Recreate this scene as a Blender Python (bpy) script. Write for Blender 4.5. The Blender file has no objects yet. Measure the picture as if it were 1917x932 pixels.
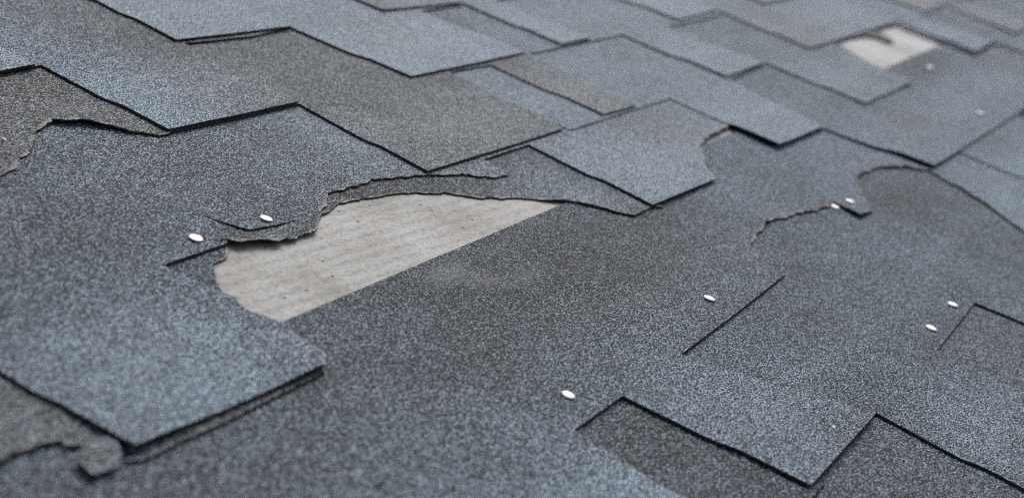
import bpy, bmesh, math, random
from mathutils import Matrix, Vector, noise
from mathutils.geometry import delaunay_2d_cdt

# ------------------------------------------------------------------ camera, sky, sun, exposure
scene = bpy.context.scene
PITCH = math.radians(20.4)                 # slope of the roof
ROOF_HEIGHT = 4.0
ROOF = Matrix.Translation((0, 0, ROOF_HEIGHT)) @ Matrix.Rotation(PITCH, 4, 'X')   # roof plane -> world

cam_data = bpy.data.cameras.new('camera')
cam = bpy.data.objects.new('camera', cam_data)
scene.collection.objects.link(cam)
# axes in the roof frame: x along the courses, y up the slope, z out of the roof
right, down, fwd = (Vector((0.431310158862839, -0.8454820302314853, 0.31485184359847473)),
                    Vector((-0.1926413290786192, -0.427237357884124, -0.8833784909986298)),
                    Vector((0.8813971098163053, 0.32035663967497024, -0.34714659471702375)))
m = Matrix.Identity(4)
for i in range(3):
    m[i][0], m[i][1], m[i][2] = right[i], -down[i], -fwd[i]
m[0][3], m[1][3], m[2][3] = -1.15914886, -0.85720099, 0.49122572
cam.matrix_world = ROOF @ m
cam_data.sensor_width = 36
cam_data.lens = 36 * 3222.66 / 1917
cam_data.clip_start = 0.02
cam_data.clip_end = 500
cam_data.dof.use_dof = True
cam_data.dof.focus_distance = 1.37
cam_data.dof.aperture_fstop = 5.6
scene.camera = cam

SUN_EL, SUN_AZ = math.radians(52), math.radians(80)   # azimuth clockwise from +Y
world = bpy.data.worlds.new('World')
scene.world = world
world.use_nodes = True
nt = world.node_tree
bg = nt.nodes['Background']
sky = nt.nodes.new('ShaderNodeTexSky')
sky.sky_type = 'NISHITA'
sky.sun_disc = False
sky.sun_elevation = SUN_EL
sky.sun_rotation = SUN_AZ
sky.air_density = 1.0
sky.dust_density = 6.0
sky.ozone_density = 1.0
hs = nt.nodes.new('ShaderNodeHueSaturation')          # thin overcast: a greyer sky
hs.inputs['Saturation'].default_value = 0.6
nt.links.new(sky.outputs[0], hs.inputs['Color'])
nt.links.new(hs.outputs[0], bg.inputs['Color'])
bg.inputs['Strength'].default_value = 0.12

sun_data = bpy.data.lights.new('sun', 'SUN')
sun_data.energy = 1.0
sun_data.angle = math.radians(25)
sun_data.color = (1.0, 0.975, 0.94)
sun = bpy.data.objects.new('sun', sun_data)
scene.collection.objects.link(sun)
to_sun = Vector((math.sin(SUN_AZ) * math.cos(SUN_EL), math.cos(SUN_AZ) * math.cos(SUN_EL), math.sin(SUN_EL)))
sun.rotation_euler = to_sun.to_track_quat('Z', 'Y').to_euler()
sun.location = to_sun * 20

scene.view_settings.view_transform = 'Standard'
scene.view_settings.look = 'None'
scene.view_settings.gamma = 1.0
scene.view_settings.exposure = 0.35
scene.cycles.use_denoising = False
scene.cycles.filter_width = 1.0
scene.cycles.max_bounces = 5

# ------------------------------------------------------------------ materials
def nodes_of(name):
    mt = bpy.data.materials.new(name)
    mt.use_nodes = True
    t = mt.node_tree
    return mt, t, t.nodes['Principled BSDF']

def N(t, kind, **kw):
    n = t.nodes.new(kind)
    for k, v in kw.items():
        if k.startswith('i_'):
            key = k[2:]
            key = int(key) if key.isdigit() else key
            n.inputs[key].default_value = v
        else:
            setattr(n, k, v)
    return n

def L(t, a, b): t.links.new(a, b)

def math_node(t, op, a, b=None, c=None, clamp=False):
    n = t.nodes.new('ShaderNodeMath'); n.operation = op; n.use_clamp = clamp
    for i, v in enumerate((a, b, c)):
        if v is None: continue
        if isinstance(v, (int, float)): n.inputs[i].default_value = v
        else: t.links.new(v, n.inputs[i])
    return n.outputs[0]

def mix_col(t, fac, a, b, mode='MIX'):
    n = t.nodes.new('ShaderNodeMix'); n.data_type = 'RGBA'; n.blend_type = mode
    for sock, v in ((n.inputs[0], fac), (n.inputs[6], a), (n.inputs[7], b)):
        if isinstance(v, (int, float)): sock.default_value = v
        elif isinstance(v, tuple): sock.default_value = (*v, 1)
        else: t.links.new(v, sock)
    return n.outputs[2]

def ramp(t, x, stops, interp='LINEAR'):
    n = t.nodes.new('ShaderNodeValToRGB'); n.color_ramp.interpolation = interp
    cr = n.color_ramp
    while len(cr.elements) < len(stops): cr.elements.new(0.5)
    for el, (p, c) in zip(cr.elements, stops):
        el.position = p
        el.color = (*c, 1) if isinstance(c, tuple) else (c, c, c, 1)
    t.links.new(x, n.inputs[0])
    return n.outputs[0]

def granule_material():
    mt, t, bsdf = nodes_of('mineral_granules')
    tc = N(t, 'ShaderNodeTexCoord').outputs['Object']
    oi = N(t, 'ShaderNodeObjectInfo')
    off = N(t, 'ShaderNodeVectorMath', operation='SCALE'); off.inputs[0].default_value = (7.3, 3.1, 5.7)
    L(t, oi.outputs['Random'], off.inputs['Scale'])
    add = N(t, 'ShaderNodeVectorMath', operation='ADD'); L(t, tc, add.inputs[0]); L(t, off.outputs[0], add.inputs[1])
    co = add.outputs[0]
    # uneven pressing of the stones: bend the lattice a little
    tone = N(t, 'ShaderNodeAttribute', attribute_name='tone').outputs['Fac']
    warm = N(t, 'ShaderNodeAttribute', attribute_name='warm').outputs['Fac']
    spk = N(t, 'ShaderNodeAttribute', attribute_name='speck').outputs['Fac']
    dust = N(t, 'ShaderNodeAttribute', attribute_name='dust').outputs['Fac']
    vor = N(t, 'ShaderNodeTexVoronoi', feature='F1', voronoi_dimensions='2D', i_Scale=690.0)
    L(t, co, vor.inputs['Vector'])
    vor2 = N(t, 'ShaderNodeTexVoronoi', feature='F1', voronoi_dimensions='2D', i_Scale=1300.0)
    L(t, co, vor2.inputs['Vector'])
    sep = N(t, 'ShaderNodeSeparateColor'); L(t, vor.outputs['Color'], sep.inputs[0])
    sep2 = N(t, 'ShaderNodeSeparateColor'); L(t, vor2.outputs['Color'], sep2.inputs[0])
    blot = N(t, 'ShaderNodeTexNoise', i_Scale=17.0, i_Detail=4.0, i_Roughness=0.6); L(t, co, blot.inputs['Vector'])
    blot2 = N(t, 'ShaderNodeTexNoise', i_Scale=70.0, i_Detail=3.0, i_Roughness=0.6); L(t, co, blot2.inputs['Vector'])
    bl = math_node(t, 'MULTIPLY', math_node(t, 'SUBTRACT', blot.outputs['Fac'], 0.5), 0.30)
    bl2 = math_node(t, 'MULTIPLY', math_node(t, 'SUBTRACT', blot2.outputs['Fac'], 0.5), 0.14)
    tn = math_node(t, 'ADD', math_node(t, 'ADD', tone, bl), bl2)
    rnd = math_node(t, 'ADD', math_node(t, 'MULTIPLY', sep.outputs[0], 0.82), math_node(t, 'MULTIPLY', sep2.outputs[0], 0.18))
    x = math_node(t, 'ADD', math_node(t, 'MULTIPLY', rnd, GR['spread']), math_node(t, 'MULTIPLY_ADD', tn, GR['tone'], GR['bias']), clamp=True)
    lum = math_node(t, 'MULTIPLY_ADD', math_node(t, 'POWER', x, GR['pow']), GR['gain'], 0.012)
    # hue of each stone
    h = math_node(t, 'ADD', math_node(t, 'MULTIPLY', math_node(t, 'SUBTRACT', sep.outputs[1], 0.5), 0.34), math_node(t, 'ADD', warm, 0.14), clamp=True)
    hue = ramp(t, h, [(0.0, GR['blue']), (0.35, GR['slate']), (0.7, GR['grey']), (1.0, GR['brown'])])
    col = mix_col(t, 1.0, hue, lum, 'MULTIPLY')
    # the odd red, ochre or white stone
    thr = math_node(t, 'SUBTRACT', 0.9982, math_node(t, 'MULTIPLY', spk, 0.035))
    odd = math_node(t, 'GREATER_THAN', sep.outputs[2], thr)
    oddc = ramp(t, sep2.outputs[1], [(0.0, (0.34, 0.13, 0.10)), (0.35, (0.38, 0.22, 0.12)), (0.7, (0.44, 0.35, 0.17)), (1.0, (0.55, 0.5, 0.4))])
    col = mix_col(t, odd, col, oddc)
    # bitumen between the stones, darkened further to paint shade into the pits
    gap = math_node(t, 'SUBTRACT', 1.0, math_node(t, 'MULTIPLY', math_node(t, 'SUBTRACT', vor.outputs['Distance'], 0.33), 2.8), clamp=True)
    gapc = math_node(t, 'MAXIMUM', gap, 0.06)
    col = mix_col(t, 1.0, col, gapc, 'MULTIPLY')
    dn = N(t, 'ShaderNodeTexNoise', i_Scale=220.0, i_Detail=3.0); L(t, co, dn.inputs['Vector'])
    df = math_node(t, 'MULTIPLY', dust, math_node(t, 'MULTIPLY_ADD', dn.outputs['Fac'], 1.6, -0.3), clamp=True)
    col = mix_col(t, df, col, (0.27, 0.272, 0.27))
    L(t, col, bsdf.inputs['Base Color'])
    bsdf.inputs['Roughness'].default_value = 0.72
    bsdf.inputs['Specular IOR Level'].default_value = 0.15
    # every stone is a little facet of its own
    sc_ = N(t, 'ShaderNodeVectorMath', operation='SCALE'); sc_.inputs['Scale'].default_value = 690.0; L(t, co, sc_.inputs[0])
    ps_ = N(t, 'ShaderNodeVectorMath', operation='SCALE'); ps_.inputs['Scale'].default_value = 690.0; L(t, vor.outputs['Position'], ps_.inputs[0])
    loc = N(t, 'ShaderNodeVectorMath', operation='SUBTRACT'); L(t, sc_.outputs[0], loc.inputs[0]); L(t, ps_.outputs[0], loc.inputs[1])
    rv = N(t, 'ShaderNodeVectorMath', operation='SUBTRACT'); L(t, vor.outputs['Color'], rv.inputs[0]); rv.inputs[1].default_value = (.5, .5, .5)
    dt = N(t, 'ShaderNodeVectorMath', operation='DOT_PRODUCT'); L(t, loc.outputs[0], dt.inputs[0]); L(t, rv.outputs[0], dt.inputs[1])
    hgt = math_node(t, 'ADD', math_node(t, 'MULTIPLY', math_node(t, 'SUBTRACT', 1.0, vor.outputs['Distance']), 0.8),
                    math_node(t, 'MULTIPLY', dt.outputs['Value'], 0.9))
    bp = N(t, 'ShaderNodeBump', i_Strength=0.9, i_Distance=0.0008)
    L(t, hgt, bp.inputs['Height']); L(t, bp.outputs[0], bsdf.inputs['Normal'])
    return mt

GR = dict(spread=1.16, tone=0.95, bias=-0.51, pow=1.65, gain=0.57,
          blue=(0.735, 0.99, 1.25), slate=(0.82, 0.99, 1.15), grey=(0.95, 1.0, 1.03), brown=(1.10, 1.0, 0.87))

def edge_material():
    mt, t, b = nodes_of('cut_bitumen_edge')
    tc = N(t, 'ShaderNodeTexCoord').outputs['Object']
    n = N(t, 'ShaderNodeTexNoise', i_Scale=420.0, i_Detail=4.0); L(t, tc, n.inputs['Vector'])
    L(t, ramp(t, n.outputs['Fac'], [(0.35, (0.008, 0.008, 0.009)), (0.54, (0.022, 0.021, 0.02)), (0.7, (0.08, 0.076, 0.072))]), b.inputs['Base Color'])
    b.inputs['Roughness'].default_value = 0.8
    return mt

def torn_material():
    mt, t, b = nodes_of('torn_fibre_edge')
    tc = N(t, 'ShaderNodeTexCoord').outputs['Object']
    n = N(t, 'ShaderNodeTexNoise', i_Scale=520.0, i_Detail=5.0, i_Roughness=0.7); L(t, tc, n.inputs['Vector'])
    L(t, ramp(t, n.outputs['Fac'], [(0.34, (0.03, 0.028, 0.026)), (0.45, (0.13, 0.126, 0.118)), (0.56, (0.31, 0.30, 0.28)), (0.70, (0.56, 0.545, 0.51))]), b.inputs['Base Color'])
    b.inputs['Roughness'].default_value = 0.9
    bp = N(t, 'ShaderNodeBump', i_Strength=0.7, i_Distance=0.0008); L(t, n.outputs['Fac'], bp.inputs['Height']); L(t, bp.outputs[0], b.inputs['Normal'])
    return mt

def board_material(name, gain):
    mt, t, b = nodes_of(name)
    tc = N(t, 'ShaderNodeTexCoord').outputs['Object']
    mp = N(t, 'ShaderNodeMapping'); mp.inputs['Rotation'].default_value = (0, 0, math.radians(4)); L(t, tc, mp.inputs['Vector'])
    st = N(t, 'ShaderNodeMapping'); st.inputs['Scale'].default_value = (0.6, 1.0, 1.0); L(t, mp.outputs[0], st.inputs['Vector'])
    streak = N(t, 'ShaderNodeTexNoise', i_Scale=260.0, i_Detail=6.0, i_Roughness=0.85); L(t, st.outputs[0], streak.inputs['Vector'])
    big = N(t, 'ShaderNodeTexNoise', i_Scale=11.0, i_Detail=5.0, i_Roughness=0.6); L(t, mp.outputs[0], big.inputs['Vector'])
    fine = N(t, 'ShaderNodeTexNoise', i_Scale=900.0, i_Detail=3.0); L(t, mp.outputs[0], fine.inputs['Vector'])
    dots = N(t, 'ShaderNodeTexVoronoi', voronoi_dimensions='2D', i_Scale=75.0); L(t, mp.outputs[0], dots.inputs['Vector'])
    sx = N(t, 'ShaderNodeSeparateXYZ'); L(t, mp.outputs[0], sx.inputs[0])
    wob = N(t, 'ShaderNodeTexNoise', i_Scale=24.0, i_Detail=2.0); L(t, mp.outputs[0], wob.inputs['Vector'])
    rows = math_node(t, 'SINE', math_node(t, 'ADD', math_node(t, 'MULTIPLY', sx.outputs['Y'], 2 * math.pi / 0.0125), math_node(t, 'MULTIPLY', wob.outputs['Fac'], 0.6)))
    rowmix = math_node(t, 'ADD', streak.outputs['Fac'], math_node(t, 'MULTIPLY', rows, 0.042))
    col = ramp(t, rowmix, [(0.36, (0.235, 0.235, 0.23)), (0.46, (0.355, 0.355, 0.348)), (0.56, (0.435, 0.435, 0.428))])
    col = mix_col(t, 1.0, col, ramp(t, big.outputs['Fac'], [(0.34, (0.74, 0.73, 0.70)), (0.48, (0.97, 0.97, 0.96)), (0.66, (1.14, 1.145, 1.15))]), 'MULTIPLY')
    col = mix_col(t, 1.0, col, ramp(t, fine.outputs['Fac'], [(0.3, 0.72), (0.5, 1.0), (0.7, 1.12)]), 'MULTIPLY')
    sp = N(t, 'ShaderNodeSeparateColor'); L(t, dots.outputs['Color'], sp.inputs[0])
    spot = math_node(t, 'MULTIPLY', math_node(t, 'GREATER_THAN', sp.outputs[0], 0.93), math_node(t, 'LESS_THAN', dots.outputs['Distance'], 0.11))
    col = mix_col(t, 1.0, col, gain, 'MULTIPLY')
    col = mix_col(t, spot, col, (0.07, 0.065, 0.06))
    L(t, col, b.inputs['Base Color'])
    b.inputs['Roughness'].default_value = 0.85
    bp = N(t, 'ShaderNodeBump', i_Strength=0.35, i_Distance=0.0004)
    L(t, fine.outputs['Fac'], bp.inputs['Height'])
    L(t, bp.outputs[0], b.inputs['Normal'])
    return mt

def plain(name, col, rough, metallic=0.0):
    mt, t, b = nodes_of(name)
    tc = N(t, 'ShaderNodeTexCoord').outputs['Object']
    n = N(t, 'ShaderNodeTexNoise', i_Scale=300.0, i_Detail=3.0); L(t, tc, n.inputs['Vector'])
    L(t, mix_col(t, 1.0, col, ramp(t, n.outputs['Fac'], [(0.3, 0.88), (0.7, 1.06)]), 'MULTIPLY'), b.inputs['Base Color'])
    b.inputs['Roughness'].default_value = rough
    b.inputs['Metallic'].default_value = metallic
    return mt

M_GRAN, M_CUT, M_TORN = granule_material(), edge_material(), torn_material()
M_BOARD = board_material('weathered_sheathing_board', (0.85, 0.85, 0.84))
M_BOARD_PALE = board_material('pale_sheathing_board', (1.02, 1.04, 1.08))
M_NAIL = plain('white_coated_nail', (0.93, 0.93, 0.90), 0.35)
M_FIBRE = plain('glass_fibre', (0.55, 0.52, 0.46), 0.7)
M_CHIP = plain('pale_stone', (0.75, 0.73, 0.68), 0.7)

# ------------------------------------------------------------------ outlines of the sheets, metres in the roof plane
# corner (along the courses, up the slope, kind of the edge that starts there: c cut, t torn, h hidden)
SHEETS = {
 'o1': dict(k=-1, extra=0,
  pts=[(-0.5,0.287,'c'), (-0.3,0.287,'c'), (-0.3,0.145,'c'), (-0.05,0.145,'c'), (-0.05,0.287,'c'), (0.17,0.287,'c'), (0.17,0.145,'c'), (0.33,0.145,'c'), (0.33,0.287,'c'), (0.5,0.287,'j'), (0.5,0.489,'h'), (-0.5,0.489,'j')]),
 'o2': dict(k=-1, extra=0,
  pts=[(0.5,0.287,'c'), (0.62,0.287,'c'), (0.62,0.145,'c'), (0.8,0.145,'c'), (0.8,0.287,'c'), (1,0.287,'c'), (1,0.145,'c'), (1.3,0.145,'c'), (1.3,0.287,'c'), (1.5,0.287,'j'), (1.5,0.489,'h'), (0.5,0.489,'j')]),
 'p1': dict(k=0, extra=0, tone=0.74, warm=0.1,
  pts=[(-0.42,0.142,'c'), (-0.36,0.142,'c'), (-0.36,-0.006,'c'), (-0.0889,-0.0045,'c'), (-0.0436,-0.0016,'c'), (-0.05,0.142,'c'), (0.15,0.142,'c'), (0.1673,0.1089,'c'), (0.1597,0.0059,'c'), (0.2501,0.0021,'c'), (0.3476,-0.0002,'c'), (0.345,0.142,'c'), (0.42,0.142,'j'), (0.42,0.344,'h'), (-0.42,0.344,'j')]),
 'p2': dict(k=0, extra=0, tone=0.62, warm=0.38,
  pts=[(0.42,0.142,'c'), (0.537,0.142,'c'), (0.5458,0.038,'c'), (0.5498,0.0072,'c'), (0.7316,-0.0006,'c'), (0.73,0.142,'c'), (0.93,0.142,'c'), (0.93,0,'c'), (1.12,0,'c'), (1.12,0.142,'c'), (1.4,0.142,'j'), (1.4,0.344,'h'), (0.42,0.344,'j')]),
 'p3': dict(k=0, extra=0, tone=0.7,
  pts=[(1.4,0.142,'c'), (1.62,0.142,'c'), (1.62,0,'c'), (1.9,0,'c'), (1.9,0.142,'c'), (2.1,0.142,'c'), (2.1,0,'c'), (2.3,0,'c'), (2.3,0.142,'c'), (2.4,0.142,'j'), (2.4,0.344,'h'), (1.4,0.344,'j')]),
 'q1': dict(k=1, extra=0, tone=0.55, warm=0.2, zones=[(-0.05, -0.08, 0.09, 0.2, 0.16, -0.3), (0.18, -0.05, 0.1, 0.3, -0.08, 0.15)],
  pts=[(-0.7,-0.145,'c'), (-0.3,-0.145,'c'), (-0.3,-0.004,'c'), (-0.0852,-0.0018,'c'), (-0.0327,0.0004,'c'), (-0.0366,-0.1371,'c'), (0.0561,-0.138,'c'), (0.1585,-0.1372,'c'), (0.1684,0.0022,'c'), (0.27,-0.004,'j'), (0.27,0.199,'h'), (-0.7,0.199,'j')]),
 'q2': dict(k=1, extra=0, tone=0.8, warm=0.12, zones=[(0.98, -0.08, 0.12, 0.2, -0.08, 0.25), (0.47, -0.04, 0.06, 0.05, -0.05, 0.15)],
  pts=[(0.27,-0.004,'c'), (0.3522,0.0021,'c'), (0.3715,-0.1358,'c'), (0.5018,-0.1366,'c'), (0.6436,-0.1358,'c'), (0.624,-0.002,'c'), (0.727,-0.002,'c'), (0.7423,0.0019,'c'), (0.7487,-0.1357,'c'), (0.8399,-0.1355,'c'), (0.82,-0.002,'c'), (1.124,-0.002,'c'), (1.1301,-0.0558,'c'), (1.1485,-0.1384,'c'), (1.3276,-0.1338,'c'), (1.29,-0.002,'c'), (1.3,-0.002,'j'), (1.3,0.199,'h'), (0.27,0.199,'j')]),
 'q3': dict(k=1, extra=0, tone=0.72, warm=0.15,
  pts=[(1.3,-0.003,'c'), (1.53,-0.003,'c'), (1.53,-0.145,'c'), (1.8,-0.145,'c'), (1.8,-0.003,'c'), (1.98,-0.003,'c'), (1.98,-0.145,'c'), (2.2,-0.145,'c'), (2.2,-0.003,'c'), (2.3,-0.003,'j'), (2.3,0.199,'h'), (1.3,0.199,'j')]),
 'r1': dict(k=2, extra=0, tone=0.45, warm=0.4, spk=0.8, bumps=[(-0.1, -0.1, 0.035, 0.004)],
  pts=[(-0.95,-0.23,'t'), (-0.6,-0.2,'t'), (-0.35,-0.19,'t'), (-0.2623,-0.1508,'t'), (-0.2372,-0.1423,'t'), (-0.227,-0.1379,'t'), (-0.2119,-0.1332,'t'), (-0.1998,-0.1253,'t'), (-0.1781,-0.1176,'t'), (-0.1599,-0.1023,'t'), (-0.1385,-0.0913,'t'), (-0.1208,-0.0849,'t'), (-0.1126,-0.0935,'t'), (-0.0979,-0.0971,'t'), (-0.0873,-0.1046,'t'), (-0.0775,-0.1151,'t'), (-0.0657,-0.1252,'t'), (-0.0469,-0.1376,'t'), (-0.0342,-0.1376,'c'), (0.0569,-0.1382,'c'), (0.107,-0.1375,'j'), (0.095,0.054,'h'), (-0.95,0.054,'j')]),
 'r2': dict(k=2, extra=0, tone=0.5, warm=0.34, zones=[(0.565, -0.25, 0.04, 0.3, 0.06, 0.12), (0.7, -0.22, 0.06, 0.3, 0.25, -0.4)],
  pts=[(0.107,-0.1375,'c'), (0.1603,-0.1368,'c'), (0.1453,-0.2848,'c'), (0.2792,-0.2869,'c'), (0.4335,-0.2872,'c'), (0.4534,-0.1387,'c'), (0.5441,-0.1427,'c'), (0.5449,-0.2849,'c'), (0.6318,-0.2878,'c'), (0.6554,-0.1374,'c'), (0.83,-0.1395,'j'), (0.81,0.054,'h'), (0.095,0.054,'j')]),
 'r3': dict(k=2, extra=0, tone=0.74, warm=0.1, zones=[(1.13, -0.2, 0.05, 0.05, -0.15, 0.2), (1.45, -0.2, 0.12, 0.06, -0.14, 0.2), (1.4, -0.27, 0.15, 0.03, -0.1, 0.25)],
  pts=[(0.83,-0.1395,'c'), (0.9335,-0.1409,'c'), (0.948,-0.288,'c'), (1.1079,-0.2859,'c'), (1.09,-0.146,'c'), (1.31,-0.146,'c'), (1.3416,-0.1324,'c'), (1.3402,-0.2852,'c'), (1.4661,-0.2866,'c'), (1.6624,-0.2871,'c'), (1.8751,-0.2905,'c'), (1.88,-0.147,'c'), (1.95,-0.147,'j'), (1.95,0.054,'h'), (0.81,0.054,'j')]),
 'r4': dict(k=2, extra=0, tone=0.72, warm=0.25, zones=[(2.2, -0.2, 0.1, 0.1, -0.1, 0.3)],
  pts=[(1.95,-0.147,'c'), (2.07,-0.147,'c'), (2.0801,-0.2203,'c'), (2.1157,-0.286,'c'), (2.2946,-0.2834,'c'), (2.27,-0.147,'c'), (2.45,-0.147,'c'), (2.45,-0.29,'c'), (2.72,-0.29,'c'), (2.72,-0.147,'c'), (2.95,-0.147,'j'), (2.95,0.054,'h'), (1.95,0.054,'j')]),
 's1': dict(k=3, extra=0.0002, tone=0.47, warm=0.05, zones=[(-0.36, -0.4, 0.12, 0.07, 0.13, -0.05), (-0.12, -0.17, 0.12, 0.03, 0.08, 0), (-0.25, -0.2, 0.1, 0.05, -0.09, 0.1)], dust=[(-0.115, -0.118, 0.012, 0.008, 0.5)], bumps=[(-0.44, -0.44, 0.05, 0.003), (-0.26, -0.43, 0.04, 0.002)],
  pts=[(-1.1,-0.435,'c'), (-0.75,-0.435,'c'), (-0.75,-0.294,'c'), (-0.455,-0.294,'c'), (-0.4433,-0.3327,'c'), (-0.447,-0.4318,'c'), (-0.3592,-0.4338,'c'), (-0.2603,-0.4365,'t'), (-0.2486,-0.4293,'t'), (-0.2456,-0.4209,'t'), (-0.2419,-0.412,'t'), (-0.2412,-0.3991,'t'), (-0.2344,-0.3932,'t'), (-0.2365,-0.3801,'t'), (-0.2361,-0.3692,'t'), (-0.2372,-0.3619,'t'), (-0.2357,-0.3547,'t'), (-0.23,-0.3453,'c'), (-0.239,-0.2904,'c'), (-0.199,-0.2901,'c'), (-0.1636,-0.2901,'h'), (-0.1364,-0.2747,'h'), (-0.1395,-0.2601,'h'), (-0.1437,-0.2409,'j'), (-0.15,-0.091,'h'), (-1.1,-0.091,'j')]),
 's2': dict(k=3, extra=0, tone=0.68, warm=0.12, rimw=1.3, zones=[(-0.08, -0.24, 0.12, 0.2, -0.2, 0), (0.05, -0.2, 0.08, 0.2, -0.08, 0), (0.2, -0.3, 0.06, 0.04, -0.05, 0.05), (0.6, -0.33, 0.1, 0.06, -0.14, 0.16), (0.43, -0.38, 0.1, 0.06, 0.06, -0.05)], bumps=[(-0.13, -0.29, 0.03, 0.003), (0.49, -0.29, 0.06, -0.0011), (0.6, -0.29, 0.06, -0.0011), (0.71, -0.31, 0.06, -0.0011), (0.6, -0.38, 0.06, -0.0008)],
  pts=[(-0.1447,-0.2393,'h'), (-0.1407,-0.2587,'c'), (-0.1324,-0.2871,'c'), (-0.0889,-0.289,'c'), (-0.0433,-0.2908,'t'), (-0.0293,-0.2837,'t'), (-0.0057,-0.273,'t'), (0.0097,-0.2688,'t'), (0.0271,-0.2693,'t'), (0.0502,-0.2698,'t'), (0.0707,-0.2691,'t'), (0.0929,-0.272,'t'), (0.1401,-0.283,'t'), (0.1836,-0.2981,'t'), (0.2111,-0.3118,'t'), (0.2381,-0.3219,'c'), (0.2462,-0.2904,'c'), (0.3439,-0.2911,'c'), (0.334,-0.4325,'c'), (0.5066,-0.4371,'t'), (0.5268,-0.4151,'t'), (0.5717,-0.3969,'t'), (0.6161,-0.3762,'t'), (0.6811,-0.3715,'t'), (0.7355,-0.3684,'t'), (0.74,-0.33,'j'), (0.74,-0.091,'h'), (-0.1536,-0.091,'j')]),
 's2b': dict(k=3, extra=0.0005, lift=0.0006, tone=0.72, warm=0.08, bumps=[(0.6, -0.4, 0.05, 0.001), (0.72, -0.43, 0.05, 0.0015)],
  pts=[(0.4455,-0.2906,'c'), (0.5809,-0.29,'c'), (0.7322,-0.2929,'c'), (0.7327,-0.4334,'c'), (0.9068,-0.4364,'c'), (0.945,-0.2929,'c'), (0.9966,-0.2908,'c'), (0.93,-0.296,'j'), (0.93,-0.091,'h'), (0.435,-0.091,'j')]),
 's3': dict(k=3, extra=0, tone=0.6, warm=0.1, zones=[(1.2, -0.33, 0.1, 0.06, 0.08, 0)], bumps=[(1.39, -0.43, 0.05, 0.003)],
  pts=[(0.93,-0.296,'c'), (1.1326,-0.2843,'c'), (1.1376,-0.4313,'c'), (1.4014,-0.4338,'c'), (1.4215,-0.3755,'c'), (1.4738,-0.2973,'c'), (1.46,-0.27,'j'), (1.46,-0.091,'h'), (0.93,-0.091,'j')]),
 'tongue': dict(k=3, extra=0, tone=0.5,
  pts=[(1.5419,-0.2822,'t'), (1.5976,-0.2899,'t'), (1.6541,-0.2953,'t'), (1.6751,-0.3089,'t'), (1.6707,-0.3283,'t'), (1.7085,-0.3253,'t'), (1.7235,-0.3009,'t'), (1.7267,-0.2853,'t'), (1.7599,-0.2734,'h'), (1.6121,-0.2638,'h')]),
 's4': dict(k=3, extra=0, lift=0.002, tone=0.72, warm=0, zones=[(2.4, -0.35, 0.2, 0.2, -0.08, 0.3)],
  pts=[(1.8919,-0.2459,'c'), (1.8962,-0.2862,'c'), (1.8884,-0.4329,'c'), (2.073,-0.4311,'c'), (2.054,-0.292,'c'), (2.26,-0.292,'c'), (2.3125,-0.2804,'c'), (2.2832,-0.4328,'c'), (2.5,-0.435,'c'), (2.5,-0.292,'c'), (2.87,-0.292,'j'), (2.87,-0.091,'h'), (1.87,-0.091,'j')]),
 's5': dict(k=3, extra=0, tone=0.65,
  pts=[(2.87,-0.293,'c'), (3,-0.293,'c'), (3,-0.435,'c'), (3.2,-0.435,'c'), (3.2,-0.293,'c'), (3.8,-0.293,'j'), (3.8,-0.091,'h'), (2.87,-0.091,'j')]),
 't1': dict(k=4, extra=0, tone=0.4, warm=0.25, spk=0.7, zones=[(-0.52, -0.4, 0.12, 0.1, 0.06, 0.08), (-0.22, -0.33, 0.06, 0.06, 0, -0.5)], rimw=0.6, bumps=[(-0.5, -0.41, 0.04, 0.002)],
  pts=[(-1.3,-0.5,'t'), (-0.72,-0.45,'t'), (-0.5367,-0.3976,'t'), (-0.5135,-0.3977,'t'), (-0.4961,-0.3957,'t'), (-0.4786,-0.3995,'t'), (-0.471,-0.4018,'t'), (-0.4739,-0.4074,'t'), (-0.4648,-0.41,'t'), (-0.4473,-0.4111,'h'), (-0.4425,-0.4185,'h'), (-0.4461,-0.4312,'h'), (-0.4547,-0.4344,'c'), (-0.4473,-0.4385,'c'), (-0.372,-0.44,'c'), (-0.2595,-0.4386,'t'), (-0.2529,-0.4309,'t'), (-0.2447,-0.4084,'t'), (-0.2395,-0.3787,'t'), (-0.233,-0.3563,'t'), (-0.2289,-0.3453,'t'), (-0.2276,-0.3344,'t'), (-0.2182,-0.3225,'t'), (-0.2065,-0.3111,'t'), (-0.1953,-0.3009,'t'), (-0.1805,-0.299,'t'), (-0.1634,-0.2908,'t'), (-0.19,-0.285,'j'), (-0.19,-0.236,'h'), (-1.3,-0.236,'j')]),
 't2': dict(k=4, extra=0, tone=0.42, warm=0.25, zones=[(0.05, -0.3, 0.12, 0.1, -0.06, 0.1), (0.25, -0.38, 0.05, 0.06, 0.18, -0.15), (0.3, -0.36, 0.05, 0.1, 0.1, -0.1)], bumps=[(-0.145, -0.31, 0.045, 0.006), (-0.06, -0.3, 0.03, 0.003), (0.27, -0.41, 0.04, 0.001)],
  pts=[(-0.185,-0.285,'c'), (-0.1566,-0.2858,'t'), (-0.1529,-0.2929,'t'), (-0.1359,-0.2977,'t'), (-0.1172,-0.3042,'t'), (-0.0999,-0.3072,'t'), (-0.0691,-0.3056,'t'), (-0.0513,-0.2959,'t'), (-0.0342,-0.2873,'t'), (-0.0175,-0.2872,'t'), (0.003,-0.2814,'t'), (0.0367,-0.2855,'t'), (0.0757,-0.2914,'t'), (0.104,-0.2993,'t'), (0.1396,-0.3176,'t'), (0.1609,-0.3338,'t'), (0.1924,-0.3452,'t'), (0.2208,-0.359,'t'), (0.2459,-0.3799,'t'), (0.2729,-0.4071,'t'), (0.2911,-0.4321,'c'), (0.3388,-0.4316,'c'), (0.35,-0.438,'j'), (0.36,-0.236,'h'), (-0.19,-0.236,'j')]),
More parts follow.
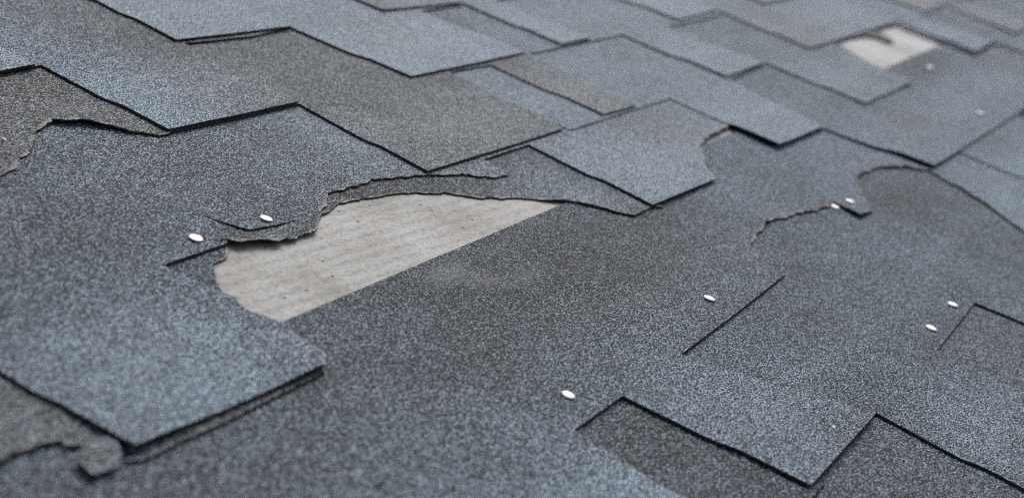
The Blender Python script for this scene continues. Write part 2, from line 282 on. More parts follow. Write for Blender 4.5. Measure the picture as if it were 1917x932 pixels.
 't3': dict(k=4, extra=0, tone=0.57, warm=-0.02, zones=[(1.15, -0.49, 0.07, 0.04, -0.1, 0.3), (1.02, -0.36, 0.06, 0.06, 0, 0.1), (1.6, -0.4, 0.2, 0.04, -0.16, 0.05)], lift=0.0018, bumps=[(0.93, -0.56, 0.05, 0.002)],  # bluer hue: stone colour plus some sky reflection painted in
  pts=[(0.86,-0.438,'c'), (0.9155,-0.436,'c'), (0.9538,-0.5735,'c'), (1.505,-0.5823,'c'), (1.8,-0.58,'j'), (1.8,-0.381,'c'), (1.3,-0.381,'c'), (1.3,-0.236,'c'), (0.86,-0.236,'j')]),
 't4': dict(k=4, extra=0.0006, lift=0.001, tone=0.6, warm=0.05,
  pts=[(1.8513,-0.2678,'c'), (1.8599,-0.2962,'c'), (1.8743,-0.4345,'c'), (1.87,-0.438,'c'), (2.0931,-0.4289,'c'), (2.1252,-0.4826,'c'), (2.088,-0.58,'c'), (2.4,-0.58,'c'), (2.4,-0.438,'c'), (2.83,-0.438,'j'), (2.83,-0.236,'h'), (1.83,-0.236,'j')]),
 't5': dict(k=4, extra=0, tone=0.6,
  pts=[(2.83,-0.438,'c'), (3,-0.438,'c'), (3,-0.58,'c'), (3.3,-0.58,'c'), (3.3,-0.438,'c'), (3.8,-0.438,'j'), (3.8,-0.236,'h'), (2.83,-0.236,'j')]),
 'u1': dict(k=5, extra=0, tone=0.5,
  pts=[(-1.5,-0.583,'c'), (-1.4,-0.583,'c'), (-1.4,-0.725,'c'), (-1.2,-0.725,'c'), (-1.2,-0.583,'c'), (-1,-0.583,'c'), (-1,-0.725,'c'), (-0.8,-0.725,'c'), (-0.8,-0.583,'c'), (-0.66,-0.583,'j'), (-0.66,-0.381,'h'), (-1.5,-0.381,'j')]),
 'u2': dict(k=5, extra=0.0004, rimw=1.1, tone=0.47, warm=0.06, zones=[(-0.25, -0.66, 0.15, 0.09, 0.16, -0.1), (0.05, -0.42, 0.28, 0.07, -0.16, 0.12), (0.3, -0.46, 0.15, 0.05, -0.02, 0), (0.02, -0.62, 0.06, 0.06, 0.1, -0.05), (0.5, -0.45, 0.08, 0.06, 0.12, -0.1), (-0.5, -0.47, 0.15, 0.1, -0.06, 0.1), (-0.16, -0.5, 0.1, 0.04, -0.1, 0.05), (0.15, -0.48, 0.15, 0.05, -0.05, 0.15)], dust=[(-0.02, -0.402, 0.03, 0.01, 0.9), (0.0, -0.425, 0.018, 0.007, 0.8), (0.045, -0.437, 0.03, 0.007, 0.5), (0.06, -0.4, 0.02, 0.006, 0.35)], bumps=[(0.45, -0.52, 0.03, 0.003)],
  pts=[(-0.66,-0.583,'c'), (-0.6,-0.583,'c'), (-0.6,-0.725,'c'), (-0.188,-0.725,'c'), (-0.1629,-0.5787,'c'), (-0.0788,-0.5794,'c'), (-0.0745,-0.6516,'c'), (-0.0713,-0.7227,'c'), (0.1029,-0.7236,'c'), (0.0391,-0.5797,'c'), (0.1641,-0.5784,'c'), (0.3266,-0.5749,'t'), (0.3203,-0.5607,'t'), (0.3244,-0.5478,'t'), (0.3482,-0.5358,'t'), (0.3692,-0.524,'t'), (0.393,-0.5193,'t'), (0.4298,-0.5161,'t'), (0.4632,-0.5133,'t'), (0.5031,-0.5207,'t'), (0.5274,-0.5219,'t'), (0.5662,-0.533,'t'), (0.5861,-0.5332,'t'), (0.6258,-0.537,'j'), (0.61,-0.381,'c'), (-0.66,-0.381,'j')]),
 'u3': dict(k=5, extra=0, rimw=1.1, tone=0.6, warm=-0.08, bumps=[(0.62, -0.57, 0.025, 0.003), (0.76, -0.53, 0.05, 0.0016), (0.88, -0.55, 0.05, 0.0016), (0.9, -0.64, 0.05, 0.0012)], zones=[(0.62, -0.56, 0.03, 0.03, -0.1, 0.1), (0.6, -0.46, 0.12, 0.12, -0.08, 0.05)],  # low warmth: sky reflection partly painted into the blue of the stones
  pts=[(0.6226,-0.5363,'c'), (0.6131,-0.5703,'c'), (0.6518,-0.5728,'t'), (0.6805,-0.5554,'t'), (0.7118,-0.5409,'t'), (0.7296,-0.5319,'t'), (0.7671,-0.5241,'t'), (0.8058,-0.5236,'t'), (0.8574,-0.5289,'t'), (0.9072,-0.5455,'t'), (0.9445,-0.5718,'t'), (0.9362,-0.5893,'t'), (0.9284,-0.6177,'t'), (0.9099,-0.6492,'t'), (0.8724,-0.6826,'t'), (0.8499,-0.7112,'t'), (0.835,-0.725,'c'), (1.12,-0.725,'j'), (1.12,-0.381,'h'), (0.606,-0.381,'j')]),
 'u4': dict(k=5, extra=0.0016, tone=0.62, warm=-0.1, zones=[(1.25, -0.6, 0.08, 0.03, -0.12, 0.2)],  # blue is partly the stones, partly painted sky reflection
  pts=[(1.1016,-0.5569,'c'), (1.1023,-0.5794,'c'), (1.1061,-0.6646,'c'), (1.096,-0.725,'c'), (1.5,-0.725,'c'), (1.5,-0.583,'c'), (1.62,-0.583,'j'), (1.62,-0.54,'h'), (1.096,-0.54,'j')]),
 'u5': dict(k=5, extra=0, tone=0.6,
  pts=[(1.622,-0.583,'c'), (2.3,-0.583,'c'), (2.3,-0.725,'c'), (2.7,-0.725,'c'), (2.7,-0.583,'c'), (3.1,-0.583,'j'), (3.1,-0.381,'h'), (1.622,-0.381,'j')]),
 'v1': dict(k=6, extra=0, tone=0.36, warm=0.15,
  pts=[(-1.05,-0.728,'c'), (-0.9,-0.728,'c'), (-0.9,-0.87,'c'), (-0.6,-0.87,'c'), (-0.6,-0.728,'c'), (-0.4,-0.728,'c'), (-0.4,-0.87,'c'), (-0.1,-0.87,'c'), (-0.1,-0.728,'c'), (-0.05,-0.728,'j'), (-0.05,-0.526,'h'), (-1.05,-0.526,'j')]),
 'v2': dict(k=6, extra=0, tone=0.44, warm=0.02, zones=[(0.55, -0.62, 0.12, 0.1, 0.08, -0.1), (0.12, -0.64, 0.1, 0.05, 0.1, 0), (0.2, -0.8, 0.1, 0.08, 0.1, 0), (0.76, -0.58, 0.1, 0.04, -0.09, 0.05)],  # bluer right-hand zone has some sky reflection painted into its hue
  pts=[(-0.05,-0.717,'c'), (0,-0.717,'c'), (0.1151,-0.7229,'c'), (0.1049,-0.8452,'c'), (0.102,-0.87,'c'), (0.315,-0.87,'c'), (0.3215,-0.7263,'c'), (0.5057,-0.7232,'c'), (0.516,-0.7724,'c'), (0.496,-0.87,'c'), (0.8,-0.87,'c'), (0.8,-0.728,'c'), (0.95,-0.728,'j'), (0.95,-0.5,'h'), (-0.05,-0.5,'j')]),
 'v3': dict(k=6, extra=0, tone=0.5,
  pts=[(0.95,-0.728,'c'), (1,-0.728,'c'), (1,-0.87,'c'), (1.2,-0.87,'c'), (1.2,-0.728,'c'), (1.5,-0.728,'c'), (1.5,-0.87,'c'), (1.8,-0.87,'c'), (1.8,-0.728,'c'), (1.95,-0.728,'j'), (1.95,-0.526,'h'), (0.95,-0.526,'j')]),
 'w1': dict(k=7, extra=0, tone=0.42, warm=0.1,
  pts=[(-0.75,-0.873,'c'), (-0.6,-0.873,'c'), (-0.6,-1.015,'c'), (-0.4,-1.015,'c'), (-0.4,-0.873,'c'), (-0.2,-0.873,'c'), (-0.2,-1.015,'c'), (0.1,-1.015,'c'), (0.1,-0.873,'c'), (0.25,-0.873,'j'), (0.25,-0.671,'h'), (-0.75,-0.671,'j')]),
 'w2': dict(k=7, extra=0, tone=0.45,
  pts=[(0.25,-0.873,'c'), (0.3,-0.873,'c'), (0.3,-1.015,'c'), (0.5,-1.015,'c'), (0.5,-0.873,'c'), (0.7,-0.873,'c'), (0.7,-1.015,'c'), (1,-1.015,'c'), (1,-0.873,'c'), (1.25,-0.873,'j'), (1.25,-0.671,'h'), (0.25,-0.671,'j')]),
 'p4': dict(k=0, extra=0, tone=0.7,
  pts=[(2.4,0.142,'c'), (2.5,0.142,'c'), (2.5,0,'c'), (2.8,0,'c'), (2.8,0.142,'c'), (3,0.142,'c'), (3,0,'c'), (3.2,0,'c'), (3.2,0.142,'c'), (3.4,0.142,'j'), (3.4,0.344,'h'), (2.4,0.344,'j')]),
 'q4': dict(k=1, extra=0, tone=0.65, warm=0.2,
  pts=[(2.3,-0.003,'c'), (2.5,-0.003,'c'), (2.5,-0.145,'c'), (2.7,-0.145,'c'), (2.7,-0.003,'c'), (2.9,-0.003,'c'), (2.9,-0.145,'c'), (3.2,-0.145,'c'), (3.2,-0.003,'c'), (3.3,-0.003,'j'), (3.3,0.199,'h'), (2.3,0.199,'j')]),
 'v4': dict(k=6, extra=0, tone=0.55,
  pts=[(1.95,-0.728,'c'), (2.1,-0.728,'c'), (2.1,-0.87,'c'), (2.3,-0.87,'c'), (2.3,-0.728,'c'), (2.5,-0.728,'c'), (2.5,-0.87,'c'), (2.9,-0.87,'c'), (2.9,-0.728,'c'), (3,-0.728,'j'), (3,-0.526,'h'), (1.95,-0.526,'j')]),
 'w3': dict(k=7, extra=0, tone=0.5,
  pts=[(1.25,-0.873,'c'), (1.3,-0.873,'c'), (1.3,-1.015,'c'), (1.6,-1.015,'c'), (1.6,-0.873,'c'), (1.9,-0.873,'c'), (1.9,-1.015,'c'), (2.1,-1.015,'c'), (2.1,-0.873,'c'), (2.25,-0.873,'j'), (2.25,-0.671,'h'), (1.25,-0.671,'j')]),
 'w4': dict(k=7, extra=0, tone=0.5,
  pts=[(2.25,-0.873,'c'), (2.4,-0.873,'c'), (2.4,-1.015,'c'), (2.7,-1.015,'c'), (2.7,-0.873,'c'), (3.2,-0.873,'j'), (3.2,-0.671,'h'), (2.25,-0.671,'j')]),
 'w0': dict(k=7, extra=0, tone=0.5,
  pts=[(-1.7,-0.873,'c'), (-1.5,-0.873,'c'), (-1.5,-1.015,'c'), (-1.2,-1.015,'c'), (-1.2,-0.873,'c'), (-1,-0.873,'c'), (-1,-1.015,'c'), (-0.85,-1.015,'c'), (-0.85,-0.873,'c'), (-0.75,-0.873,'j'), (-0.75,-0.671,'h'), (-1.7,-0.671,'j')]),
 'v0': dict(k=6, extra=0, tone=0.5,
  pts=[(-2,-0.728,'c'), (-1.8,-0.728,'c'), (-1.8,-0.87,'c'), (-1.5,-0.87,'c'), (-1.5,-0.728,'c'), (-1.3,-0.728,'c'), (-1.3,-0.87,'c'), (-1.15,-0.87,'c'), (-1.15,-0.728,'c'), (-1.05,-0.728,'j'), (-1.05,-0.526,'h'), (-2,-0.526,'j')]),
 'x0': dict(k=8, extra=0, tone=0.5,
  pts=[(-1.4,-1.018,'c'), (-1.3,-1.018,'c'), (-1.3,-1.16,'c'), (-1.05,-1.16,'c'), (-1.05,-1.018,'c'), (-0.85,-1.018,'c'), (-0.85,-1.16,'c'), (-0.65,-1.16,'c'), (-0.65,-1.018,'c'), (-0.4,-1.018,'j'), (-0.4,-0.816,'h'), (-1.4,-0.816,'j')]),
 'y0': dict(k=9, extra=0, tone=0.55,
  pts=[(-1.1,-1.163,'c'), (-1.05,-1.163,'c'), (-1.05,-1.305,'c'), (-0.9,-1.305,'c'), (-0.9,-1.163,'c'), (-0.6,-1.163,'c'), (-0.6,-1.305,'c'), (-0.3,-1.305,'c'), (-0.3,-1.163,'c'), (-0.1,-1.163,'j'), (-0.1,-0.961,'h'), (-1.1,-0.961,'j')]),
 'x1': dict(k=8, extra=0, tone=0.54,
  pts=[(-0.4,-1.018,'c'), (-0.3,-1.018,'c'), (-0.3,-1.16,'c'), (-0.05,-1.16,'c'), (-0.05,-1.018,'c'), (0.15,-1.018,'c'), (0.15,-1.16,'c'), (0.35,-1.16,'c'), (0.35,-1.018,'c'), (0.6,-1.018,'j'), (0.6,-0.816,'h'), (-0.4,-0.816,'j')]),
 'y1': dict(k=9, extra=0, tone=0.52,
  pts=[(-0.1,-1.163,'c'), (-0.05,-1.163,'c'), (-0.05,-1.305,'c'), (0.1,-1.305,'c'), (0.1,-1.163,'c'), (0.4,-1.163,'c'), (0.4,-1.305,'c'), (0.7,-1.305,'c'), (0.7,-1.163,'c'), (0.9,-1.163,'j'), (0.9,-0.961,'h'), (-0.1,-0.961,'j')]),
 'x2': dict(k=8, extra=0, tone=0.58,
  pts=[(0.6,-1.018,'c'), (0.7,-1.018,'c'), (0.7,-1.16,'c'), (0.95,-1.16,'c'), (0.95,-1.018,'c'), (1.15,-1.018,'c'), (1.15,-1.16,'c'), (1.35,-1.16,'c'), (1.35,-1.018,'c'), (1.6,-1.018,'j'), (1.6,-0.816,'h'), (0.6,-0.816,'j')]),
 'y2': dict(k=9, extra=0, tone=0.49000000000000005,
  pts=[(0.9,-1.163,'c'), (0.95,-1.163,'c'), (0.95,-1.305,'c'), (1.1,-1.305,'c'), (1.1,-1.163,'c'), (1.4,-1.163,'c'), (1.4,-1.305,'c'), (1.7,-1.305,'c'), (1.7,-1.163,'c'), (1.9,-1.163,'j'), (1.9,-0.961,'h'), (0.9,-0.961,'j')]),
 'x3': dict(k=8, extra=0, tone=0.5,
  pts=[(1.6,-1.018,'c'), (1.7,-1.018,'c'), (1.7,-1.16,'c'), (1.95,-1.16,'c'), (1.95,-1.018,'c'), (2.15,-1.018,'c'), (2.15,-1.16,'c'), (2.35,-1.16,'c'), (2.35,-1.018,'c'), (2.6,-1.018,'j'), (2.6,-0.816,'h'), (1.6,-0.816,'j')]),
 'y3': dict(k=9, extra=0, tone=0.55,
  pts=[(1.9,-1.163,'c'), (1.95,-1.163,'c'), (1.95,-1.305,'c'), (2.1,-1.305,'c'), (2.1,-1.163,'c'), (2.4,-1.163,'c'), (2.4,-1.305,'c'), (2.7,-1.305,'c'), (2.7,-1.163,'c'), (2.9,-1.163,'j'), (2.9,-0.961,'h'), (1.9,-0.961,'j')]),
 'u6': dict(k=5, extra=0, tone=0.6,
  pts=[(3.1,-0.583,'c'), (3.2,-0.583,'c'), (3.2,-0.725,'c'), (3.5,-0.725,'c'), (3.5,-0.583,'c'), (3.9,-0.583,'j'), (3.9,-0.381,'h'), (3.1,-0.381,'j')]),
 'v5': dict(k=6, extra=0, tone=0.55,
  pts=[(3,-0.728,'c'), (3.1,-0.728,'c'), (3.1,-0.87,'c'), (3.4,-0.87,'c'), (3.4,-0.728,'c'), (3.9,-0.728,'j'), (3.9,-0.526,'h'), (3,-0.526,'j')]),
 'r5': dict(k=2, extra=0, tone=0.65,
  pts=[(2.95,-0.148,'c'), (3.1,-0.148,'c'), (3.1,-0.29,'c'), (3.4,-0.29,'c'), (3.4,-0.148,'c'), (3.9,-0.148,'j'), (3.9,0.054,'h'), (2.95,0.054,'j')]),
}
NAILS = [(-0.1819, -0.2754, 's1'), (-0.0986, -0.2792, 's2'), (-0.1221, -0.5547, 'u2'), (0.1764, -0.5524, 'u2'), (0.6121, -0.5416, 'v2'), (0.648, -0.5479, 'u3'), (0.3693, -0.709, 'v2'), (0.4651, -0.7087, 'v2'), (1.5906, -0.4196, 't3'), (1.3794, -0.5474, 't3')]
CHIPS = [(0.0397, -0.707, 5), (-0.1882, -0.1007, 2), (0.2347, -0.0939, 2), (0.1851, -0.1245, 2), (0.0557, -0.017, 1)]
SCRAP = [(-0.4667, -0.4124), (-0.4571, -0.411), (-0.4493, -0.4147), (-0.4484, -0.4215), (-0.4549, -0.4298), (-0.465, -0.4366), (-0.4718, -0.437), (-0.4767, -0.4356), (-0.4828, -0.4363), (-0.4842, -0.4324), (-0.4832, -0.4272), (-0.4811, -0.4213), (-0.474, -0.4175)]

# ------------------------------------------------------------------ helpers
COURSE, LAYER, THICK, LENGTH = 0.145, 0.0025, 0.0019, 0.344
col_main = scene.collection

def sstep(a, b, x):
    t = min(1.0, max(0.0, (x - a) / (b - a)))
    return t * t * (3 - 2 * t)

def deck_wave(u, y):
    return 0.0008 * noise.noise(Vector((u * 3.1, y * 3.1, 1.7)))

def sheet_top(k, u, y, extra, bumps, seed, lift=0.0):
    w = (-k * COURSE + LENGTH) - y
    z = THICK + LAYER * (sstep(.12, .145, w) + sstep(.265, .29, w)) + extra + deck_wave(u, y)
    z += 0.0008 * sstep(.24, .345, w) * (0.5 + 0.5 * noise.noise(Vector((u * 7.0, seed * 3.3, 0.0))))
    z += lift * sstep(.2, .32, w)
    for bx, by, br, bh in bumps:
        d = math.hypot(u - bx, y - by) / br
        if d < 2.5: z += bh * math.exp(-d * d * 1.2)
    return z

def resample(pts, seed):
    """walk the outline; returns points and the edge kind that starts at each"""
    out, kinds = [], []
    rj = random.Random(seed)
    n = len(pts)
    area = sum(pts[i][0] * pts[(i + 1) % n][1] - pts[(i + 1) % n][0] * pts[i][1] for i in range(n))
    if area < 0:                                   # make it counter-clockwise, keep kinds on their edges
        rev = pts[::-1]
        pts = [(rev[i][0], rev[i][1], rev[(i + 1) % n][2]) for i in range(n)]
    for i in range(n):
        ax, ay, kind = pts[i]
        bx, by, _ = pts[(i + 1) % n]
        ln = math.hypot(bx - ax, by - ay)
        step = {'c': 0.0022, 't': 0.0014, 'h': 0.02, 'j': 0.005}[kind]
        m_ = max(1, int(ln / step))
        nx, ny = (by - ay) / (ln + 1e-9), -(bx - ax) / (ln + 1e-9)
        for j in range(m_):
            s = j / m_
            x, y = ax + (bx - ax) * s, ay + (by - ay) * s
            if kind == 'c':
                d = 0.0004 * noise.noise(Vector((x * 700, y * 700, seed))) + 0.0004 * noise.noise(Vector((x * 22, y * 22, seed)))
                d *= min(1, 4 * min(s, 1 - s) + 0.2)
            elif kind == 't':
                act = 0.35 + 1.1 * abs(noise.noise(Vector((x * 21, y * 21, seed + 2.0))))
                d = act * (0.0030 * noise.noise(Vector((x * 48, y * 48, seed))) + 0.0022 * noise.noise(Vector((x * 140, y * 140, seed)))
                           + 0.0011 * noise.noise(Vector((x * 420, y * 420, seed)))) + rj.uniform(-.00025, .00025)
                d *= min(1, 4 * min(s, 1 - s) + 0.5)
            else:
                d = 0.0
            out.append((x + nx * d, y + ny * d)); kinds.append(kind)
    return out, kinds

def build_sheet(name, k, pts, parent, extra=0.0, tone=0.5, warm=0.15, spk=0.0, zones=(), dust=(), bumps=(), seed=0, grid=0.011, thick=THICK, top=None, lift=0.0, rimw=1.0):
    ring, kinds = resample(pts, seed)
    n = len(ring)
    xs = [p[0] for p in ring]; ys = [p[1] for p in ring]
    rng = random.Random(seed * 17 + 3)
    verts = [Vector(p) for p in ring]
    cells = {}
    cs = grid
    for x, y in ring:
        cells.setdefault((int(math.floor(x / cs)), int(math.floor(y / cs))), []).append((x, y))
    gx = min(xs) + grid * 0.5
    while gx < max(xs):
        cross = []                                   # scanline: where this column enters and leaves the outline
        for i in range(n):
            ax, ay = ring[i]; bx, by = ring[(i + 1) % n]
            if (ax <= gx) != (bx <= gx): cross.append(ay + (by - ay) * (gx - ax) / (bx - ax))
        cross.sort()
        for c0, c1 in zip(cross[::2], cross[1::2]):
            gy = math.ceil(c0 / grid) * grid
            while gy < c1:
                x, y = gx, gy + rng.uniform(-.2, .2) * grid
                ci, cj = int(math.floor(x / cs)), int(math.floor(y / cs))
                near = any((x - px) ** 2 + (y - py) ** 2 < (grid * .35) ** 2
                           for a in (-1, 0, 1) for b in (-1, 0, 1) for px, py in cells.get((ci + a, cj + b), ()))
                if not near and c0 + grid * .3 < y < c1 - grid * .3: verts.append(Vector((x, y)))
                gy += grid
        gx += grid
    v2, e2, f2, ov, oe, of = delaunay_2d_cdt(verts, [], [list(range(n))], 1, 1e-7)
    kind_of = []
    for o in ov:
        kk = [i for i in o if i < n]
        kind_of.append(kinds[kk[0]] if kk else None)
    ring_of = [next((i for i in o if i < n), -1) for o in ov]
    zf = top or (lambda u, y: sheet_top(k, u, y, extra, bumps, seed, lift))
    co = [(v.x, v.y, zf(v.x, v.y)) for v in v2]
    faces = [tuple(f) for f in f2]
    # boundary
    cnt = {}
    for f in faces:
        for i in range(len(f)):
            a, b = f[i], f[(i + 1) % len(f)]
            cnt[(a, b)] = 1
    bound = [(a, b) for (a, b) in cnt if (b, a) not in cnt]
    nrm = {}
    for a, b in bound:
        dx, dy = v2[b].x - v2[a].x, v2[b].y - v2[a].y
        ln = math.hypot(dx, dy) + 1e-12
        for q in (a, b):
            s = nrm.setdefault(q, [0, 0]); s[0] += dy / ln; s[1] -= dx / ln
    nv = len(co)
    allv = list(co)
    bot = {}
    mats = [0] * len(faces)
    allf = list(faces)
    rim = {}
    for i in range(nv):
        x, y, z = co[i]
        if i in nrm and kind_of[i] == 't':             # a frayed lip: bare felt sticks out past the stones
            s = nrm[i]; ln = math.hypot(*s) + 1e-9
            d = rimw * max(0.0004, 0.0012 + 0.0034 * noise.noise(Vector((x * 62, y * 62, seed + 4.0))) + rng.uniform(-.0001, .0001))
            x += s[0] / ln * d; y += s[1] / ln * d
            rim[i] = len(allv); allv.append((x, y, z - 0.0006))
        bot[i] = len(allv); allv.append((x, y, z - thick))
    for f in faces:
        allf.append(tuple(bot[i] for i in reversed(f))); mats.append(1)
    torn_pts = []
    lip, lipb = {}, {}
    for i in nrm:                                      # the walls get vertices of their own: crisp arrises
        lip[i] = len(allv); allv.append(co[i])
        lipb[i] = len(allv); allv.append(allv[bot[i]])
    for a, b in bound:
        kk = kind_of[a] or kind_of[b] or 'c'
        if ring_of[a] >= 0 and ring_of[b] >= 0 and (ring_of[a] + 1) % n != ring_of[b]:
            kk = 'c'
        if a in rim or b in rim:
            ra, rb = rim.get(a), rim.get(b)
            A, B, C, D_ = lip[a], lip[b], lipb[a], lipb[b]
            if ra is None: allf += [(A, rb, B), (A, C, D_, rb)]
            elif rb is None: allf += [(A, ra, B), (ra, C, D_, B)]
            else: allf += [(A, ra, rb, B), (ra, C, D_, rb)]
            mats += [2, 1]
        else:
            allf.append((lip[a], lipb[a], lipb[b], lip[b])); mats.append(1)
        if kk == 't':
            torn_pts.append((co[a], nrm[a]))
    me = bpy.data.meshes.new(name)
    me.from_pydata(allv, [], allf)
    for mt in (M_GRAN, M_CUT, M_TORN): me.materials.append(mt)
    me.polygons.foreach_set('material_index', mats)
    me.polygons.foreach_set('use_smooth', [i < len(faces) for i in range(len(allf))])
    T, W_, D = [], [], []
    for x, y, z in allv:
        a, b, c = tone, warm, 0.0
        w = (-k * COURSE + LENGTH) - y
        a -= 0.10 * (1 - sstep(.19, .25, w))          # unweathered head lap carries darker stones; visible fade also paints some shade under edges
        for zx, zy, rx, ry, dt, dw in zones:
            g = math.exp(-((x - zx) / rx) ** 2 - ((y - zy) / ry) ** 2)
            a += dt * g; b += dw * g
        for zx, zy, rx, ry, dd in dust:
            c += dd * math.exp(-((x - zx) / rx) ** 2 - ((y - zy) / ry) ** 2)
        T.append(a); W_.append(b); D.append(c)
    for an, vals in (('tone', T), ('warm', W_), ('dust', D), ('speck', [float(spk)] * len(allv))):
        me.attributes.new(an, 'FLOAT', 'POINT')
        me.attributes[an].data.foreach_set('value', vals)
    me.update()
    o = bpy.data.objects.new(name, me)
    col_main.objects.link(o)
    o.parent = parent
    if torn_pts: fibres(o, torn_pts, seed)
    return o, zf

def fibres(owner, pts, seed):
    rng = random.Random(seed + 99)
    vs, fs = [], []
    for (x, y, z), s in pts:
        if rng.random() > 0.5: continue
        base = math.atan2(s[1], s[0]) + rng.uniform(-1.3, 1.3)
        ln, wd = rng.uniform(.0012, .0045), rng.uniform(.0001, .0002)
        z0 = z - rng.uniform(-.0001, .0010)
        dx, dy, dz = math.cos(base) * ln, math.sin(base) * ln, rng.uniform(-.001, .0012)
        px, py = -math.sin(base) * wd, math.cos(base) * wd
        i = len(vs)
        vs += [(x + px, y + py, z0), (x - px, y - py, z0), (x, y, z0 + wd * 1.8), (x + dx, y + dy, z0 + dz)]
        fs += [(i, i + 1, i + 3), (i + 1, i + 2, i + 3), (i + 2, i, i + 3)]
    if not vs: return
    me = bpy.data.meshes.new('torn_fibres')
    me.from_pydata(vs, [], fs); me.materials.append(M_FIBRE)
    o = bpy.data.objects.new('torn_fibres', me)
    col_main.objects.link(o); o.parent = owner; o['kind'] = 'stuff'

# ------------------------------------------------------------------ the roof: sheathing and shingles
roof = bpy.data.objects.new('shingle_roof', None)
col_main.objects.link(roof)
roof.matrix_world = ROOF
roof['label'] = 'sloping roof of blue-grey granulated shingles with torn patches baring pale board'
roof['category'] = 'roof'

def deck_board(x0, x1, y0, y1, mat):
    bm = bmesh.new()
    nx, ny = max(2, int((x1 - x0) / .03)), max(2, int((y1 - y0) / .03))
    g = [[bm.verts.new((x0 + (x1 - x0) * i / nx, y0 + (y1 - y0) * j / ny,
          deck_wave(x0 + (x1 - x0) * i / nx, y0 + (y1 - y0) * j / ny) - .0004)) for j in range(ny + 1)] for i in range(nx + 1)]
    for i in range(nx):
        for j in range(ny):
            bm.faces.new((g[i][j], g[i + 1][j], g[i + 1][j + 1], g[i][j + 1]))
    ext = bmesh.ops.extrude_face_region(bm, geom=list(bm.faces))
    for v in [q for q in ext['geom'] if isinstance(q, bmesh.types.BMVert)]: v.co.z = -.018
    bmesh.ops.recalc_face_normals(bm, faces=bm.faces)
    me = bpy.data.meshes.new('deck_board'); bm.to_mesh(me); bm.free()
    for p in me.polygons: p.use_smooth = abs(p.normal.z) > .8
    me.materials.append(mat)
    o = bpy.data.objects.new('deck_board', me); col_main.objects.link(o); o.parent = roof
    return o

deck = deck_board(-1.5, 1.30, -1.30, 0.60, M_BOARD)
deck['label'] = 'pale grey sheathing board bared by the large torn patch'
deck2 = deck_board(1.304, 3.9, -1.30, 0.60, M_BOARD_PALE)
deck2['label'] = 'pale sheathing board bared by the small far gap'

LABELS = {
 'p1': 'light blue-grey shingle along the upper left edge of the view',
 'q1': 'blue-grey shingle above the curled brown torn sheet',
 'q2': 'pale blue shingle with a wide tab, upper middle',
 'r1': 'brown speckled shingle with its tabs torn off, far left',
 'r2': 'brown-grey shingle whose broad tab points at the large bare patch',
 'r3': 'pale shingle above the small bare gap at the far right',
 's1': 'slate blue shingle with a double-edged tab at the lower left',
 's2': 'blue-grey shingle torn away above the large bare patch',
 's2b': 'blue-grey tab whose left edge hides the end of the pale crack',
 's3': 'grey tab left standing beside the small bare gap',
 'tongue': 'thin curled strip of torn shingle on the small bare gap',
 't1': 'torn brown remnant showing under the lower left tab',
 't2': 'shingle torn along a jagged line over the large bare patch',
 't3': 'wide slate shingle with two nail heads below the small gap',
 'u2': 'large dark shingle below the bare patch with a crack at its right',
 'u3': 'blue shingle torn in a rounded arc at the right',
 'v2': 'dark shingle laid bare inside the rounded tear at the right',
}
OBJ, ZF = {}, {}
for idx, (key, d) in enumerate(SHEETS.items()):
    d = dict(d)
    far = key[0] in 'owxy' or key in ('p3', 'q3', 's5', 't5', 'u1', 'u5', 'v1', 'v3', 'v4', 'v5', 'p4', 'q4', 'r5', 'u6')
    o, zf = build_sheet('shingle', d.pop('k'), d.pop('pts'), roof, seed=idx + 1, grid=0.016 if far else 0.010, **d)
    if key in LABELS: o['label'] = LABELS[key]
    OBJ[key], ZF[key] = o, zf

# nails: a broad flat head with a rounded rim and a shank
def nail_mesh():
    bm = bmesh.new()
    prof = [(0.0, .0010), (.0024, .00098), (.0043, .00085), (.0051, .0005), (.0053, .0002), (.0048, .0), (.0016, -.0002), (.0014, -.012), (0.0, -.014)]
    seg = 28
    rings = []
    for r_, z_ in prof:
        if r_ == 0: rings.append([bm.verts.new((0, 0, z_))])
        else: rings.append([bm.verts.new((r_ * math.cos(2 * math.pi * i / seg), r_ * math.sin(2 * math.pi * i / seg), z_)) for i in range(seg)])
    for a, b in zip(rings, rings[1:]):
        for i in range(seg):
            j = (i + 1) % seg
            if len(a) == 1: bm.faces.new((a[0], b[i], b[j]))
            elif len(b) == 1: bm.faces.new((a[j], a[i], b[0]))
            else: bm.faces.new((a[i], b[i], b[j], a[j]))
    bmesh.ops.recalc_face_normals(bm, faces=bm.faces)
    me = bpy.data.meshes.new('nail'); bm.to_mesh(me); bm.free()
    for p in me.polygons: p.use_smooth = True
    me.materials.append(M_NAIL)
    return me
NAIL = nail_mesh()
rn = random.Random(5)
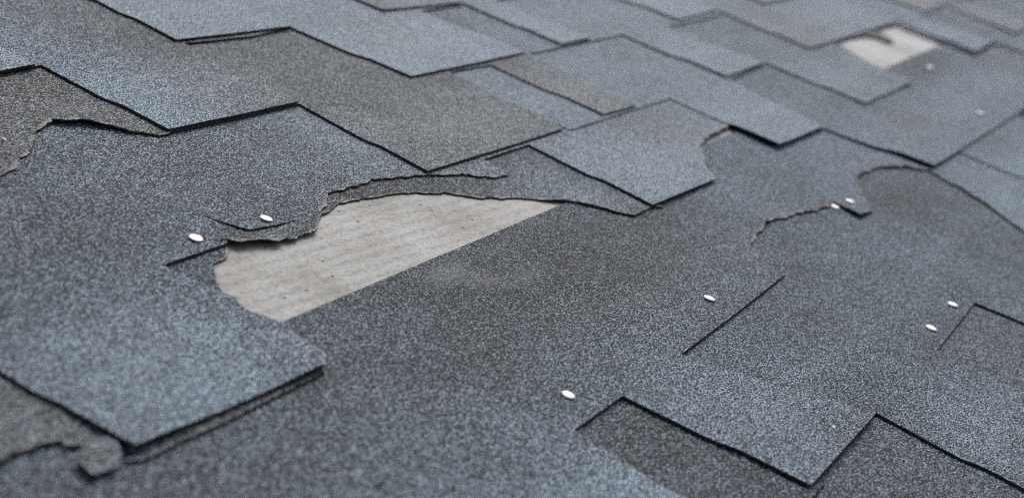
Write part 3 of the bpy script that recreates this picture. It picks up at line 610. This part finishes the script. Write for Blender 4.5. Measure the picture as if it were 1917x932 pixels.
for u, y, key in NAILS:
    o = bpy.data.objects.new('nail', NAIL)
    col_main.objects.link(o); o.parent = OBJ[key]
    o.location = (u, y, ZF[key](u, y) + (.0018 if key == 't3' else .0009))
    o.rotation_euler = (rn.uniform(-.06, .06), rn.uniform(-.06, .06), rn.uniform(0, 6))
    s = rn.uniform(.95, 1.04); o.scale = (s * .96, s * .96, 1.1)

# ------------------------------------------------------------------ loose things lying on the roof
def roof_height(u, y, keys):
    return max(ZF[k](u, y) for k in keys)

cu = sum(p[0] for p in SCRAP) / len(SCRAP); cy = sum(p[1] for p in SCRAP) / len(SCRAP)
sc_pts = [(a - cu, b - cy, 'c') for a, b in SCRAP]
scrap, _ = build_sheet('shingle_scrap', 5, sc_pts, None, tone=.55, warm=.35, spk=.6, seed=77, grid=.003, thick=.0020,
                       top=lambda u, y: .0048 + .0012 * noise.noise(Vector((u * 60, y * 60, 3))) + .03 * (u * .6 - y * .2))
scrap.matrix_world = ROOF @ Matrix.Translation((cu, cy, ZF['u2'](cu, cy)))
scrap['label'] = 'small rounded brown-grey scrap of torn shingle beside a double-edged tab corner'
scrap['category'] = 'shingle scrap'

def chip(u, y, key, size, label, cat):
    bm = bmesh.new()
    bmesh.ops.create_icosphere(bm, subdivisions=2, radius=1)
    for v in bm.verts:
        v.co *= 1 + .35 * noise.noise(v.co * 1.7 + Vector((u * 50, y * 50, 0)))
        v.co.x *= size[0]; v.co.y *= size[1]; v.co.z *= size[2]
    me = bpy.data.meshes.new('stone_chip'); bm.to_mesh(me); bm.free(); me.materials.append(M_CHIP)
    o = bpy.data.objects.new('stone_chip', me); col_main.objects.link(o)
    o.matrix_world = ROOF @ Matrix.Translation((u, y, ZF[key](u, y) + size[2] * .6)) @ Matrix.Rotation(u * 9, 4, 'Z')
    o['label'] = label; o['category'] = cat
chip(CHIPS[0][0], CHIPS[0][1], 'u2', (.0022, .0012, .0008), 'tiny pale stone chip on the slate tab between two dark notches', 'stone chip')
chip(CHIPS[1][0], CHIPS[1][1], 'r1', (.0026, .0012, .0009), 'tiny white stone chip on the brown speckled torn shingle', 'stone chip')
